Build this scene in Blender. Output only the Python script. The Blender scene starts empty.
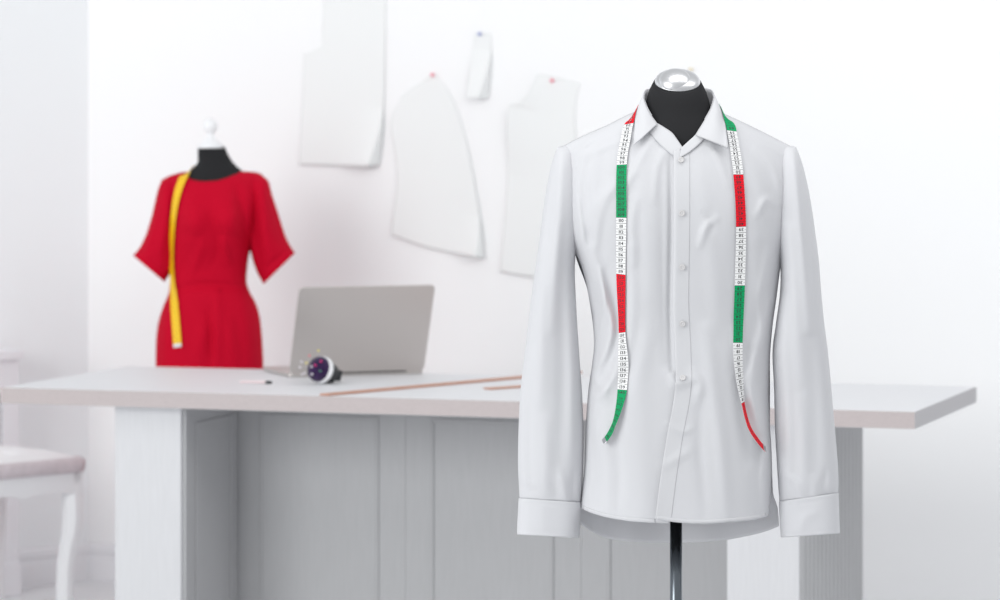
import bpy, bmesh, math, random
import numpy as np
from mathutils import Vector, Matrix
random.seed(4)
S = bpy.context.scene
C = S.collection
PI = math.pi

# ------------------------------------------------------------------ camera, light, exposure
F_PX = 3530.0
CAM_Z = 1.46
HOR = 110.0
cam = bpy.data.cameras.new('camera')
camo = bpy.data.objects.new('camera', cam)
C.objects.link(camo)
camo.location = (0, 0, CAM_Z)
camo.rotation_euler = (PI / 2, 0, 0)
cam.sensor_width = 36
cam.lens = F_PX * 36 / 1000
cam.shift_x = 0
cam.shift_y = -(300 - HOR) / 1000
cam.dof.use_dof = True
cam.dof.focus_distance = 6.73
cam.dof.aperture_fstop = 4.6
S.camera = camo

w = bpy.data.worlds.new('world')
S.world = w
w.use_nodes = True
w.node_tree.nodes['Background'].inputs[0].default_value = (0.955, 0.982, 1.0, 1)
w.node_tree.nodes['Background'].inputs[1].default_value = 0.70

def area(name, loc, target, size, sizey, power, col=(1, 1, 1)):
    l = bpy.data.lights.new(name, 'AREA')
    l.shape = 'RECTANGLE'
    l.size, l.size_y, l.energy, l.color = size, sizey, power, col
    o = bpy.data.objects.new(name, l)
    C.objects.link(o)
    o.location = loc
    o.rotation_euler = (Vector(target) - Vector(loc)).to_track_quat('-Z', 'Y').to_euler()
    return o
# tall window daylight from the left and front, and an added unseen fill that brightens the back wall
area('window_light', (-4.8, 2.8, 2.6), (0.0, 8.6, 1.0), 4.0, 3.0, 225, (0.985, 1.0, 0.99))
area('wall_fill_light', (1.5, 6.3, 3.2), (1.0, 10.4, 0.4), 4.0, 1.2, 39, (1, 1, 1))

S.view_settings.view_transform = 'Standard'
S.view_settings.look = 'None'
S.view_settings.gamma = 1
S.view_settings.use_curve_mapping = False
S.view_settings.exposure = 0.0

# ------------------------------------------------------------------ helpers
def P(px, py, Y):
    """point at distance Y in front of the camera seen at photo coordinates"""
    return ((px - 500) / F_PX * Y, Y, CAM_Z - (py - HOR) / F_PX * Y)

def srgb(r, g, b):
    f = lambda c: (c / 255 / 12.92) if c / 255 <= 0.04045 else ((c / 255 + 0.055) / 1.055) ** 2.4
    return (f(r), f(g), f(b), 1)

def mat(name, col, rough=0.6, metal=0.0, spec=0.5, noise=None, bump=None, sheen=0.0, coat=0.0):
    m = bpy.data.materials.new(name)
    m.use_nodes = True
    nt = m.node_tree
    b = nt.nodes['Principled BSDF']
    b.inputs['Base Color'].default_value = col
    b.inputs['Roughness'].default_value = rough
    b.inputs['Metallic'].default_value = metal
    b.inputs['Specular IOR Level'].default_value = spec
    b.inputs['Sheen Weight'].default_value = sheen
    b.inputs['Coat Weight'].default_value = coat
    tc = nt.nodes.new('ShaderNodeTexCoord')
    if noise:
        scale, amt, stretch = noise
        mp = nt.nodes.new('ShaderNodeMapping')
        mp.inputs['Scale'].default_value = stretch
        n = nt.nodes.new('ShaderNodeTexNoise')
        n.inputs['Scale'].default_value = scale
        n.inputs['Detail'].default_value = 6
        nt.links.new(tc.outputs['Object'], mp.inputs[0])
        nt.links.new(mp.outputs[0], n.inputs['Vector'])
        r = nt.nodes.new('ShaderNodeValToRGB')
        r.color_ramp.elements[0].position = 0.3
        r.color_ramp.elements[1].position = 0.7
        r.color_ramp.elements[0].color = tuple(c * (1 - amt) for c in col[:3]) + (1,)
        r.color_ramp.elements[1].color = tuple(min(1, c * (1 + amt)) for c in col[:3]) + (1,)
        nt.links.new(n.outputs['Fac'], r.inputs[0])
        nt.links.new(r.outputs[0], b.inputs['Base Color'])
    if bump:
        scale, strength, dist, stretch = bump
        mp = nt.nodes.new('ShaderNodeMapping')
        mp.inputs['Scale'].default_value = stretch
        n = nt.nodes.new('ShaderNodeTexNoise')
        n.inputs['Scale'].default_value = scale
        n.inputs['Detail'].default_value = 4
        nt.links.new(tc.outputs['Object'], mp.inputs[0])
        nt.links.new(mp.outputs[0], n.inputs['Vector'])
        bp = nt.nodes.new('ShaderNodeBump')
        bp.inputs['Strength'].default_value = strength
        bp.inputs['Distance'].default_value = dist
        nt.links.new(n.outputs['Fac'], bp.inputs['Height'])
        nt.links.new(bp.outputs[0], b.inputs['Normal'])
    return m

M = {}
M['wall'] = mat('wall_paint', srgb(250, 250, 251), 0.8, bump=(60, 0.05, 0.002, (1, 1, 1)))
M['wall_side'] = mat('side_wall_paint', srgb(247, 249, 251), 0.8, bump=(60, 0.05, 0.002, (1, 1, 1)))
M['trim'] = mat('trim_paint', srgb(240, 240, 243), 0.5)
M['floor'] = mat('floor_boards', srgb(232, 232, 234), 0.5, noise=(6, 0.08, (1, 12, 1)))
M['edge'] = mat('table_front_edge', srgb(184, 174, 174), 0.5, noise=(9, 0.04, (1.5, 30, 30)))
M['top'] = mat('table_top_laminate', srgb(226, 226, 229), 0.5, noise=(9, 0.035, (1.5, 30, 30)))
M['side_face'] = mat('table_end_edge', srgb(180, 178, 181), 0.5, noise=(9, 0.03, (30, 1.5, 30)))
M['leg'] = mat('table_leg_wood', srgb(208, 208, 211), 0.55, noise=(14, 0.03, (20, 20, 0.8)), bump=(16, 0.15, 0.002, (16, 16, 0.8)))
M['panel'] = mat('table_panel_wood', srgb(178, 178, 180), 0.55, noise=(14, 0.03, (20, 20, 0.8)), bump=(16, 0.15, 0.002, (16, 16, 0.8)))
M['cloth'] = mat('white_cotton', srgb(228, 228, 231), 0.75, spec=0.25, sheen=0.15, bump=(900, 0.10, 0.0004, (1, 1, 1)))
nt_ = M['cloth'].node_tree
tr_ = nt_.nodes.new('ShaderNodeBsdfTranslucent')
tr_.inputs[0].default_value = srgb(236, 236, 240)
mx_ = nt_.nodes.new('ShaderNodeMixShader')
mx_.inputs[0].default_value = 0.22
nt_.links.new(nt_.nodes['Principled BSDF'].outputs[0], mx_.inputs[1])
nt_.links.new(tr_.outputs[0], mx_.inputs[2])
nt_.links.new(mx_.outputs[0], nt_.nodes['Material Output'].inputs[0])
M['cloth_double'] = mat('white_cotton_double', srgb(210, 210, 213), 0.75, spec=0.25, sheen=0.15, bump=(900, 0.10, 0.0004, (1, 1, 1)))
M['button'] = mat('button_pearl', srgb(205, 203, 203), 0.3)
M['thread'] = mat('button_thread', srgb(235, 235, 238), 0.7)
M['black'] = mat('black_jersey', srgb(36, 36, 38), 0.85, spec=0.25, bump=(700, 0.2, 0.0005, (1, 1, 1)))
M['chrome'] = mat('brushed_chrome', srgb(222, 222, 224), 0.33, metal=1.0)
M['pole'] = mat('polished_steel', srgb(112, 118, 124), 0.22, metal=1.0)
M['iron'] = mat('dark_base_metal', srgb(60, 60, 64), 0.4, metal=0.8)
M['white_gloss'] = mat('white_gloss', srgb(242, 242, 244), 0.25)
M['red'] = mat('red_crepe', srgb(194, 2, 40), 0.8, spec=0.12, sheen=0.0, bump=(500, 0.15, 0.0006, (1, 1, 1)))
M['yellow'] = mat('yellow_vinyl', srgb(255, 206, 12), 0.45)
M['ink'] = mat('printed_ink', srgb(38, 37, 42), 0.6)
M['tape_white'] = mat('tape_white', srgb(236, 236, 236), 0.5)
M['tape_green'] = mat('tape_green', srgb(0, 158, 96), 0.6, spec=0.2)
M['tape_red'] = mat('tape_red', srgb(232, 10, 36), 0.6, spec=0.2)
M['alu'] = mat('aluminium', srgb(200, 194, 191), 0.42, metal=0.75)
M['key'] = mat('laptop_keys', srgb(40, 40, 42), 0.5)
M['screen'] = mat('laptop_glass', srgb(22, 22, 26), 0.1)
M['purple'] = mat('purple_velvet', srgb(48, 27, 68), 0.9, spec=0.2, sheen=0.3, noise=(60, 0.35, (1, 1, 1)))
M['dark_plastic'] = mat('dark_plastic', srgb(30, 32, 36), 0.45)
M['ruler'] = mat('ruler_wood', srgb(198, 150, 131), 0.5, noise=(20, 0.08, (1.5, 30, 30)))
M['paper'] = mat('pattern_paper', srgb(242, 243, 243), 0.8)
M['seat'] = mat('seat_fabric', srgb(240, 238, 240), 0.75, noise=(30, 0.02, (1, 1, 1)))
M['seat_band'] = mat('seat_band_fabric', srgb(214, 204, 208), 0.75, noise=(50, 0.08, (1, 1, 1)))
M['chair'] = mat('white_lacquer', srgb(240, 240, 242), 0.35)
M['radiator'] = mat('radiator_cover_paint', srgb(236, 235, 239), 0.5)
M['core_grey'] = mat('radiator_iron', srgb(150, 148, 154), 0.6)  # even mid grey of the core behind the lattice
M['pencil'] = mat('pencil_paint', srgb(232, 212, 214), 0.5)
for k, c in dict(pink=(240, 40, 130), lilac=(238, 232, 240), yel=(240, 225, 90), coral=(245, 120, 130), green=(70, 140, 110), blue=(150, 160, 210), rose=(245, 130, 150), cream=(240, 226, 190)).items():
    M['pin_' + k] = mat('pin_head_' + k, srgb(*c), 0.3)
M['steel'] = mat('pin_steel', srgb(200, 200, 205), 0.25, metal=1)

def mesh_obj(name, verts, faces, m, parent=None, smooth=False, mi=None, solid=0.0, bevel=0.0, offset=-1):
    me = bpy.data.meshes.new(name)
    me.from_pydata([tuple(map(float, v)) for v in verts], [], faces)
    ms = m if isinstance(m, list) else [m]
    for x in ms:
        me.materials.append(x)
    if mi is not None:
        me.polygons.foreach_set('material_index', mi)
    if smooth:
        me.polygons.foreach_set('use_smooth', [True] * len(me.polygons))
    me.update()
    o = bpy.data.objects.new(name, me)
    C.objects.link(o)
    if solid:
        md = o.modifiers.new('thickness', 'SOLIDIFY')
        md.thickness = solid
        md.offset = offset
    if bevel:
        md = o.modifiers.new('bevel', 'BEVEL')
        md.width = bevel
        md.segments = 3
        md.limit_method = 'ANGLE'
    if parent:
        par(o, parent)
    return o

def par(o, p):
    o.parent = p
    o.matrix_parent_inverse = Matrix.Translation(p.location).inverted()

def thing(name, label, cat, loc=(0, 0, 0), group=None):
    o = bpy.data.objects.new(name, None)
    C.objects.link(o)
    o.location = loc
    o.empty_display_size = 0.05
    return tag(o, label, cat, group)

def tag(o, label, cat, group=None):
    o['label'] = label
    o['category'] = cat
    if group:
        o['group'] = group
    return o

def structure(o):
    o['kind'] = 'structure'
    return o

class MB:
    """collects simple solids for one mesh"""
    def __init__(s):
        s.v, s.f, s.mi = [], [], []
    def add(s, v, f, mi=0):
        n = len(s.v)
        s.v += [tuple(x) for x in v]
        s.f += [tuple(i + n for i in q) for q in f]
        s.mi += [mi] * len(f)
        return s
    def frame_box(s, o, u, v, wv, mi=0):
        """box from corner o spanned by vectors u, v, w"""
        o, u, v, wv = map(Vector, (o, u, v, wv))
        p = [o + a * u + b * v + c * wv for c in (0, 1) for b in (0, 1) for a in (0, 1)]
        f = [(0, 2, 3, 1), (4, 5, 7, 6), (0, 1, 5, 4), (2, 6, 7, 3), (0, 4, 6, 2), (1, 3, 7, 5)]
        if u.cross(v).dot(wv) < 0:
            f = [q[::-1] for q in f]
        return s.add(p, f, mi)
    def lathe(s, prof, cen, axis=(0, 0, 1), n=48, mi=0, caps=True):
        """prof: list of (radius, height) along the axis"""
        ax = Vector(axis).normalized()
        a = ax.orthogonal().normalized()
        b = ax.cross(a)
        c = Vector(cen)
        v = []
        for r, h in prof:
            for k in range(n):
                t = 2 * PI * k / n
                v.append(c + ax * h + a * (r * math.cos(t)) + b * (r * math.sin(t)))
        f = [(i * n + k, i * n + (k + 1) % n, (i + 1) * n + (k + 1) % n, (i + 1) * n + k) for i in range(len(prof) - 1) for k in range(n)]
        if caps:
            f.append(tuple(range(n))[::-1])
            f.append(tuple((len(prof) - 1) * n + k for k in range(n)))
        return s.add(v, f, mi)
    def tube(s, pts, rads, n=12, mi=0):
        pts = [Vector(p) for p in pts]
        v = []
        up = None
        for i, p in enumerate(pts):
            t = (pts[min(i + 1, len(pts) - 1)] - pts[max(i - 1, 0)]).normalized()
            if up is None:
                up = t.orthogonal().normalized()
            a = (up - t * up.dot(t)).normalized()
            up = a
            b = t.cross(a)
            r = rads[i] if isinstance(rads, (list, tuple)) else rads
            for k in range(n):
                th = 2 * PI * k / n
                v.append(p + a * (r * math.cos(th)) + b * (r * math.sin(th)))
        f = [(i * n + k, i * n + (k + 1) % n, (i + 1) * n + (k + 1) % n, (i + 1) * n + k) for i in range(len(pts) - 1) for k in range(n)]
        f += [tuple(range(n))[::-1], tuple((len(pts) - 1) * n + k for k in range(n))]
        return s.add(v, f, mi)
    def build(s, name, m, parent=None, **k):
        return mesh_obj(name, s.v, s.f, m, parent, mi=s.mi, **k)

class Curve1:
    """smooth interpolation x(t) through points sorted by t (monotone-safe Hermite)"""
    def __init__(s, pts):
        p = np.array(sorted(pts), float)
        s.t, s.x = p[:, 0], p[:, 1]
        d = np.diff(s.x) / np.diff(s.t)
        m = np.zeros(len(s.x))
        m[1:-1] = np.where(d[1:] * d[:-1] > 0, 2 * d[1:] * d[:-1] / (d[1:] + d[:-1] + 1e-12), 0)
        m[0], m[-1] = d[0], d[-1]
        s.m = m
    def __call__(s, q):
        q = np.clip(np.asarray(q, float), s.t[0], s.t[-1])
        i = np.clip(np.searchsorted(s.t, q) - 1, 0, len(s.t) - 2)
        h = s.t[i + 1] - s.t[i]
        u = (q - s.t[i]) / h
        return ((2 * u**3 - 3 * u**2 + 1) * s.x[i] + (u**3 - 2 * u**2 + u) * h * s.m[i]
                + (-2 * u**3 + 3 * u**2) * s.x[i + 1] + (u**3 - u**2) * h * s.m[i + 1])

def crom(pts, n):
    """Catmull-Rom resample of a polyline to n points, even in arc length"""
    p = np.array(pts, float)
    q = np.vstack([2 * p[0] - p[1], p, 2 * p[-1] - p[-2]])
    out = []
    for i in range(1, len(q) - 2):
        for t in np.linspace(0, 1, 24, endpoint=False):
            a, b, c, d = q[i - 1], q[i], q[i + 1], q[i + 2]
            out.append(0.5 * ((2 * b) + (-a + c) * t + (2 * a - 5 * b + 4 * c - d) * t * t + (-a + 3 * b - 3 * c + d) * t**3))
    out.append(p[-1])
    out = np.array(out)
    L = np.concatenate([[0], np.cumsum(np.linalg.norm(np.diff(out, axis=0), axis=1))])
    s = np.linspace(0, L[-1], n)
    return np.stack([np.interp(s, L, out[:, k]) for k in range(out.shape[1])], 1)

def grid_faces(nr, nc, close=False, flip=False):
    f = []
    for i in range(nr - 1):
        for j in range(nc if close else nc - 1):
            k = (j + 1) % nc
            q = (i * nc + j, i * nc + k, (i + 1) * nc + k, (i + 1) * nc + j)
            f.append(q[::-1] if flip else q)
    return f

def strokes(px, py, lst):
    """sum of soft ridges along polylines; amplitude in metres, width in photo pixels"""
    out = np.zeros(np.broadcast(px, py).shape)
    px = np.broadcast_to(px, out.shape)
    py = np.broadcast_to(py, out.shape)
    for pts, wd, amp in lst:
        pts = crom(pts, 14) if len(pts) > 2 else np.array(pts, float)
        n = len(pts) - 1
        best = np.full(out.shape, 1e9)
        par_ = np.zeros(out.shape)
        for i in range(n):
            a, b = pts[i], pts[i + 1]
            d = b - a
            t = np.clip(((px - a[0]) * d[0] + (py - a[1]) * d[1]) / (d @ d + 1e-9), 0, 1)
            dist = np.hypot(px - a[0] - t * d[0], py - a[1] - t * d[1])
            m = dist < best
            best = np.where(m, dist, best)
            par_ = np.where(m, (i + t) / n, par_)
        out += amp * np.exp(-(best / wd) ** 2) * np.sin(PI * np.clip(0.12 + 0.76 * par_, 0, 1)) ** 0.8
    return out

def to_world(px, py, Y):
    return np.stack([(px - 500) / F_PX * Y, Y, CAM_Z - (py - HOR) / F_PX * Y], -1)

# ------------------------------------------------------------------ directions of the room and the table
WD = Vector((0.951, -0.309, 0))     # along the back wall and the table, to the right
DD = Vector((0.309, 0.951, 0))      # away from the viewer
UP = Vector((0, 0, 1))
CORNER = Vector((-1.28, 10.97, 0))
LW = Vector((-0.757, -0.652, 0)).normalized()    # along the left wall towards the viewer
LN = Vector((0.652, -0.757, 0)).normalized()     # out of the left wall into the room

mb = MB().frame_box(CORNER + UP * 0 + WD * -0.3, WD * 6.3, DD * 0.15, UP * 3.2)
structure(mb.build('wall_back', M['wall']))
mb = MB().frame_box(CORNER, LW * 4.5, -LN * 0.15, UP * 3.2)
structure(mb.build('wall_left', M['wall_side']))
mb = MB().frame_box((-6, -1.5, -0.1), (12.5, 0, 0), (0, 14, 0), (0, 0, 0.1))
structure(mb.build('floor', M['floor']))

def baseboard(name, o, d, n, length):
    prof = [(0, 0), (0.018, 0), (0.018, 0.068), (0.014, 0.074), (0.014, 0.082), (0.018, 0.088), (0.018, 0.104), (0.010, 0.114), (0, 0.116)]
    v = [o + n * (p[0] + 0.0005) + UP * p[1] for p in prof] + [o + d * length + n * (p[0] + 0.0005) + UP * p[1] for p in prof]
    k = len(prof)
    f = [(i, (i + 1) % k, (i + 1) % k + k, i + k) for i in range(k)] + [tuple(range(k))[::-1], tuple(range(k, 2 * k))]
    return structure(mesh_obj(name, v, f, M['trim']))
baseboard('baseboard_back', CORNER, WD, -DD, 2.3)
baseboard('baseboard_left', CORNER, LW, LN, 4.4)

# ------------------------------------------------------------------ work table
TL, TD, TH, TT = 2.37, 0.80, 0.75, 0.041
T0 = Vector((0.976, 8.30, 0))                    # front right corner on the floor
def tp(a, v, z=0.0):
    """point on the table: a metres left of the right end, v metres behind the front edge"""
    return T0 - WD * a + DD * v + UP * z
tb = thing('work_table', 'long white and pale grey wooden cutting table with slab ends behind the shirt', 'table', tp(TL / 2, TD / 2))
mb = MB().frame_box(tp(TL, 0, TH - TT), WD * TL, DD * TD, UP * TT)
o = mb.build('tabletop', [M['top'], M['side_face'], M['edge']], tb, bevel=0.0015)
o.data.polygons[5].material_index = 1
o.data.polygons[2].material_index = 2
LEG_H = TH - TT
def slab_leg(a0, a1):
    """hollow looking slab end: smooth front stile, fluted outer side"""
    m_ = MB().frame_box(tp(a1, 0.048), WD * (a1 - a0), DD * 0.708, UP * LEG_H)
    return m_
lg = slab_leg(0.29, 0.468).build('leg', M['leg'], tb, bevel=0.002)
# fluted side boards of the right leg
fl = MB()
N = 16
for i in range(N):
    v0 = 0.052 + (0.70 / N) * i
    pts = [tp(0.29, v0, 0.0), tp(0.284, v0 + 0.006, 0), tp(0.284, v0 + 0.70 / N - 0.012, 0), tp(0.29, v0 + 0.70 / N - 0.006, 0)]
    tops = [p + UP * LEG_H for p in pts]
    fl.add(pts + tops, [(0, 1, 5, 4), (1, 2, 6, 5), (2, 3, 7, 6), (3, 2, 1, 0), (4, 5, 6, 7), (0, 4, 7, 3)])
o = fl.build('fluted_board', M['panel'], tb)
lg2 = slab_leg(1.891, 2.073).build('leg', M['leg'], tb, bevel=0.002)

def shaker(o, u, n, wd, h, cuts, name, parent):
    """panel with raised stiles and recessed fields; cuts: list of (x0, x1, z0, z1) fields"""
    m_ = MB()
    u = Vector(u); n = Vector(n)
    m_.frame_box(o, u * wd, -n * 0.018, UP * h)
    base = m_.build(name, M['panel'], parent)
    for x0, x1, z0, z1 in cuts:
        b_ = MB()
        t, d = 0.008, 0.004
        for (xa, xb, za, zb) in ((x0, x1, z1 - t, z1), (x0, x1, z0, z0 + t), (x0, x0 + t, z0 + t, z1 - t), (x1 - t, x1, z0 + t, z1 - t)):
            b_.frame_box(o + u * xa + UP * za, u * (xb - xa), n * d, UP * (zb - za))
        b_.build('moulding', M['panel'], base, bevel=0.002)
    return base
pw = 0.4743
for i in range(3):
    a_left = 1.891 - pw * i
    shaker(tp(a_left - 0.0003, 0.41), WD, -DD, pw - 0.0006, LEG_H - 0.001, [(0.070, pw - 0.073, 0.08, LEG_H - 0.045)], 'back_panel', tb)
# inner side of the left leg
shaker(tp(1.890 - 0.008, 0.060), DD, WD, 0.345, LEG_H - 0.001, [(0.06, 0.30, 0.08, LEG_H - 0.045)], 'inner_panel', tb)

# ------------------------------------------------------------------ laptop
def table_pt(px, py):
    Y = F_PX * (CAM_Z - TH) / (py - HOR)
    return Vector(((px - 500) / F_PX * Y, Y, TH))
H0 = Vector((-0.560, 9.372, TH))
LU = Vector((0.937, 0.350, 0)).normalized()      # hinge line to the right
LK = Vector((-0.350, 0.937, 0)).normalized()     # towards the keyboard (away from us)
LWID, LDEP = 0.379, 0.250
def rrect(o, u, v, wd, dp, r, th, n=6):
    """rounded slab from corner o, in the plane u, v, thickness along u x v"""
    u, v = Vector(u), Vector(v)
    nn = u.cross(v).normalized()
    pts = []
    for cx, cy, a0 in ((r, r, PI), (wd - r, r, 1.5 * PI), (wd - r, dp - r, 0), (r, dp - r, 0.5 * PI)):
        for k in range(n + 1):
            a = a0 + PI / 2 * k / n
            pts.append(o + u * (cx + r * math.cos(a)) + v * (cy + r * math.sin(a)))
    k = len(pts)
    V = pts + [p + nn * th for p in pts]
    f = [tuple(range(k))[::-1], tuple(range(k, 2 * k))] + [(i, (i + 1) % k, (i + 1) % k + k, i + k) for i in range(k)]
    return V, f
lap = thing('laptop', 'slim silver laptop standing open with its lid towards the viewer', 'laptop', H0 + LU * LWID / 2)
b = MB(); b.add(*rrect(H0 + UP * 0.001, LU, LK, LWID, LDEP, 0.012, 0.011)); base = b.build('base', M['alu'], lap, bevel=0.002)
b = MB()
for r in range(5):
    for c_ in range(14):
        b.frame_box(H0 + LU * (0.045 + c_ * 0.0195) + LK * (0.035 + r * 0.0195) + UP * 0.0121, LU * 0.016, LK * 0.016, UP * 0.0012)
b.build('keyboard', M['key'], lap)
tilt = math.radians(21.5)
LV = (UP * math.cos(tilt) - LK * math.sin(tilt)).normalized()
b = MB(); b.add(*rrect(H0 + UP * 0.012 + LK * 0.004, LU, LV, LWID, LDEP, 0.012, 0.006))
lid = b.build('lid', M['alu'], lap, bevel=0.0015)
nrm = LU.cross(LV).normalized()
if nrm.dot(LK) < 0: nrm = -nrm
# screen glass on the side facing the keyboard
so = H0 + UP * 0.012 + LK * 0.004 + LU * 0.008 + LV * 0.010
off = nrm * (0.0005)
lidn = LU.cross(LV).normalized()
side = off if lidn.dot(LK) < 0 else lidn * 0.0062
b = MB().frame_box(so + side, LU * (LWID - 0.016), LV * (LDEP - 0.02), LK * 0.0008)
b.build('screen', M['screen'], lap)
b = MB().tube([H0 + UP * 0.0085 + LU * 0.05 + LK * 0.004, H0 + UP * 0.0085 + LU * (LWID - 0.05) + LK * 0.004], 0.0048, 14)
b.build('hinge', M['dark_plastic'], lap, smooth=False)

# ------------------------------------------------------------------ rulers, pencil on the table
def ruler(name, p, q, wd, th, lab, cat):
    p, q = Vector(p), Vector(q)
    u = (q - p).normalized()
    v = UP.cross(u)
    o = MB().frame_box(p + UP * 0.0006, q - p, v * wd, UP * th).build(name, M['ruler'], None, bevel=0.0006)
    # centimetre marks
    tag(o, lab, cat)
    mk = MB()
    n = int((q - p).length / 0.01)
    for i in range(1, n):
        L = 0.007 if i % 5 == 0 else 0.004
        mk.frame_box(p + u * (i * 0.01) + UP * (0.0006 + th), u * 0.0004, v * L, UP * 0.0001)
    m2 = mk.build('scale_marks', M['ink'])
    m2.parent = o
    return o
a = table_pt(328, 396.2); bq = table_pt(526, 378.4)
d = (bq - a).normalized()
ruler('wooden_ruler', a, a + d * 1.0, 0.028, 0.005, 'long thin wooden ruler lying from the front edge of the table past the laptop', 'ruler')
a = table_pt(491, 390.0); bq = table_pt(528, 387.5)
d = (bq - a).normalized()
ruler('wooden_ruler', a, a + d * 0.30, 0.030, 0.004, 'short wooden ruler on the table half hidden by the shirt sleeve', 'ruler')
pa, pb = table_pt(240, 383.5), table_pt(272, 384.0)
pd = (pb - pa).normalized()
pn = thing('pencil', 'thin pale pink pencil with a dark end lying near the laptop', 'pencil', pa)
MB().tube([pa + UP * 0.0043, pb - pd * 0.017 + UP * 0.0043], 0.0036, 6).build('barrel', M['pencil'], pn)
MB().tube([pb - pd * 0.0165 + UP * 0.0043, pb - pd * 0.002 + UP * 0.0043, pb + UP * 0.0043], [0.004, 0.004, 0.0025], 10).build('cap', M['dark_plastic'], pn)

# ------------------------------------------------------------------ pincushion with pins
PC = Vector(P(321, 371.5, 9.147))
PC.z = TH + 0.0365
PS = 1.13
A = Vector((-0.60, -0.70, 0.30)).normalized()
pc = thing('pincushion', 'round purple wrist pincushion with white rim lying on its side before the laptop', 'pincushion', (PC.x, PC.y, TH))
sc_ = lambda L: [(a_ * PS, b_ * PS) for a_, b_ in L]
prof = [(0.0295, 0.0), (0.030, 0.006)] + [(0.030 * math.cos(t), 0.006 + 0.024 * math.sin(t)) for t in np.linspace(0.1, PI / 2 - 0.05, 14)]
MB().lathe(sc_(prof), PC, A).build('cushion', M['purple'], pc, smooth=True)
MB().lathe(sc_([(0.027, -0.009), (0.0315, -0.008), (0.0322, -0.002), (0.0318, 0.003), (0.0300, 0.0045), (0.027, 0.004)]), PC, A).build('rim', M['white_gloss'], pc, smooth=True)
MB().lathe(sc_([(0.017, -0.040), (0.0225, -0.037), (0.0265, -0.014), (0.0265, -0.0085)]), PC, A, n=10).build('holder', M['dark_plastic'], pc)
# curved wrist strap behind
Bt = A.orthogonal().normalized()
side_v = A.cross(UP).normalized()
upv = side_v.cross(A).normalized()
sc = []
for t in np.linspace(-2.2, 2.2, 26):
    # oval band hanging behind the cushion
    sc.append(PC - A * (0.040 + 0.020 * (1 + math.cos(t)) * 0.7 - 0.004) + side_v * (-0.024 * math.sin(t)))
V = []
for p in sc:
    for (hh, dd) in ((-0.0125, 0), (0.0125, 0), (0.0125, 0.002), (-0.0125, 0.002)):
        V.append(p + upv * hh - A * dd)
F_ = [(i * 4 + k, i * 4 + (k + 1) % 4, (i + 1) * 4 + (k + 1) % 4, (i + 1) * 4 + k) for i in range(len(sc) - 1) for k in range(4)]
mesh_obj('wrist_strap', V, F_, M['dark_plastic'], pc)
pins = [  # px, py, stands out by, colour, label
    (301.5, 362.0, 0.030, 'lilac', 'white headed pin sticking out left of the purple pincushion, topmost white one'),
    (300.0, 367.3, 0.029, 'lilac', 'white headed pin sticking out furthest left of the purple pincushion'),
    (302.0, 374.3, 0.027, 'lilac', 'white headed pin sticking out low at the left of the pincushion'),
    (304.8, 373.0, 0.024, 'lilac', 'white headed pin just right of the lowest white pin beside the pincushion'),
    (306.5, 363.0, 0.024, 'yel', 'yellow headed pin beside the white pins at the cushion'),
    (318.3, 350.6, 0.026, 'yel', 'yellow headed pin standing up highest above the pincushion'),
    (309.5, 355.6, 0.027, 'coral', 'coral headed pin rising at the upper left of the pincushion'),
    (321.0, 361.4, 0.004, 'pink', 'magenta pin pushed in near the top of the pincushion'),
    (315.3, 365.2, 0.004, 'pink', 'magenta pin pushed in left of the top one on the cushion'),
    (311.5, 366.6, 0.004, 'lilac', 'white headed pin pushed into the upper left of the purple cushion'),
    (312.0, 374.2, 0.004, 'lilac', 'white headed pin pushed into the lower left of the purple cushion'),
    (320.3, 371.0, 0.003, 'green', 'green headed pin pushed into the middle of the purple cushion')]
def dome_surface(q):
    return q
for px, py, out, colr, lab in pins:
    # head position: ray through the pixel, at the cushion's own outer surface or beyond it
    ray = Vector(((px - 500) / F_PX, 1, -(py - HOR) / F_PX))
    o3 = Vector((0, 0, CAM_Z))
    cc = PC + A * 0.008
    rr = 0.0265 + out if out > 0.01 else 0.0308 + 0.002
    # closest approach / first hit with a sphere of radius rr about the dome
    rn = ray.normalized()
    tca = (cc - o3).dot(rn)
    d2 = (cc - o3).length_squared - tca * tca
    if out > 0.01:
        head = o3 + rn * (tca - 0.008)
    else:
        head = o3 + rn * (tca - math.sqrt(max(rr * rr - d2, 0)))
    dirn = (head - cc).normalized()
    t = thing('dressmaker_pin', lab, 'pin', head - dirn * 0.004, 'pins stuck in the purple pincushion')
    MB().lathe([(0.0003, -0.0027)] + [(0.0028 * math.sin(a_), -0.0028 * math.cos(a_)) for a_ in np.linspace(0.3, PI - 0.3, 8)] + [(0.0003, 0.0028)], head, dirn, n=12).build('pin_head', M['pin_' + colr], t, smooth=True)
    MB().tube([head - dirn * 0.0024, cc + dirn * 0.014], 0.00045, 6).build('shaft', M['steel'], t)

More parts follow.
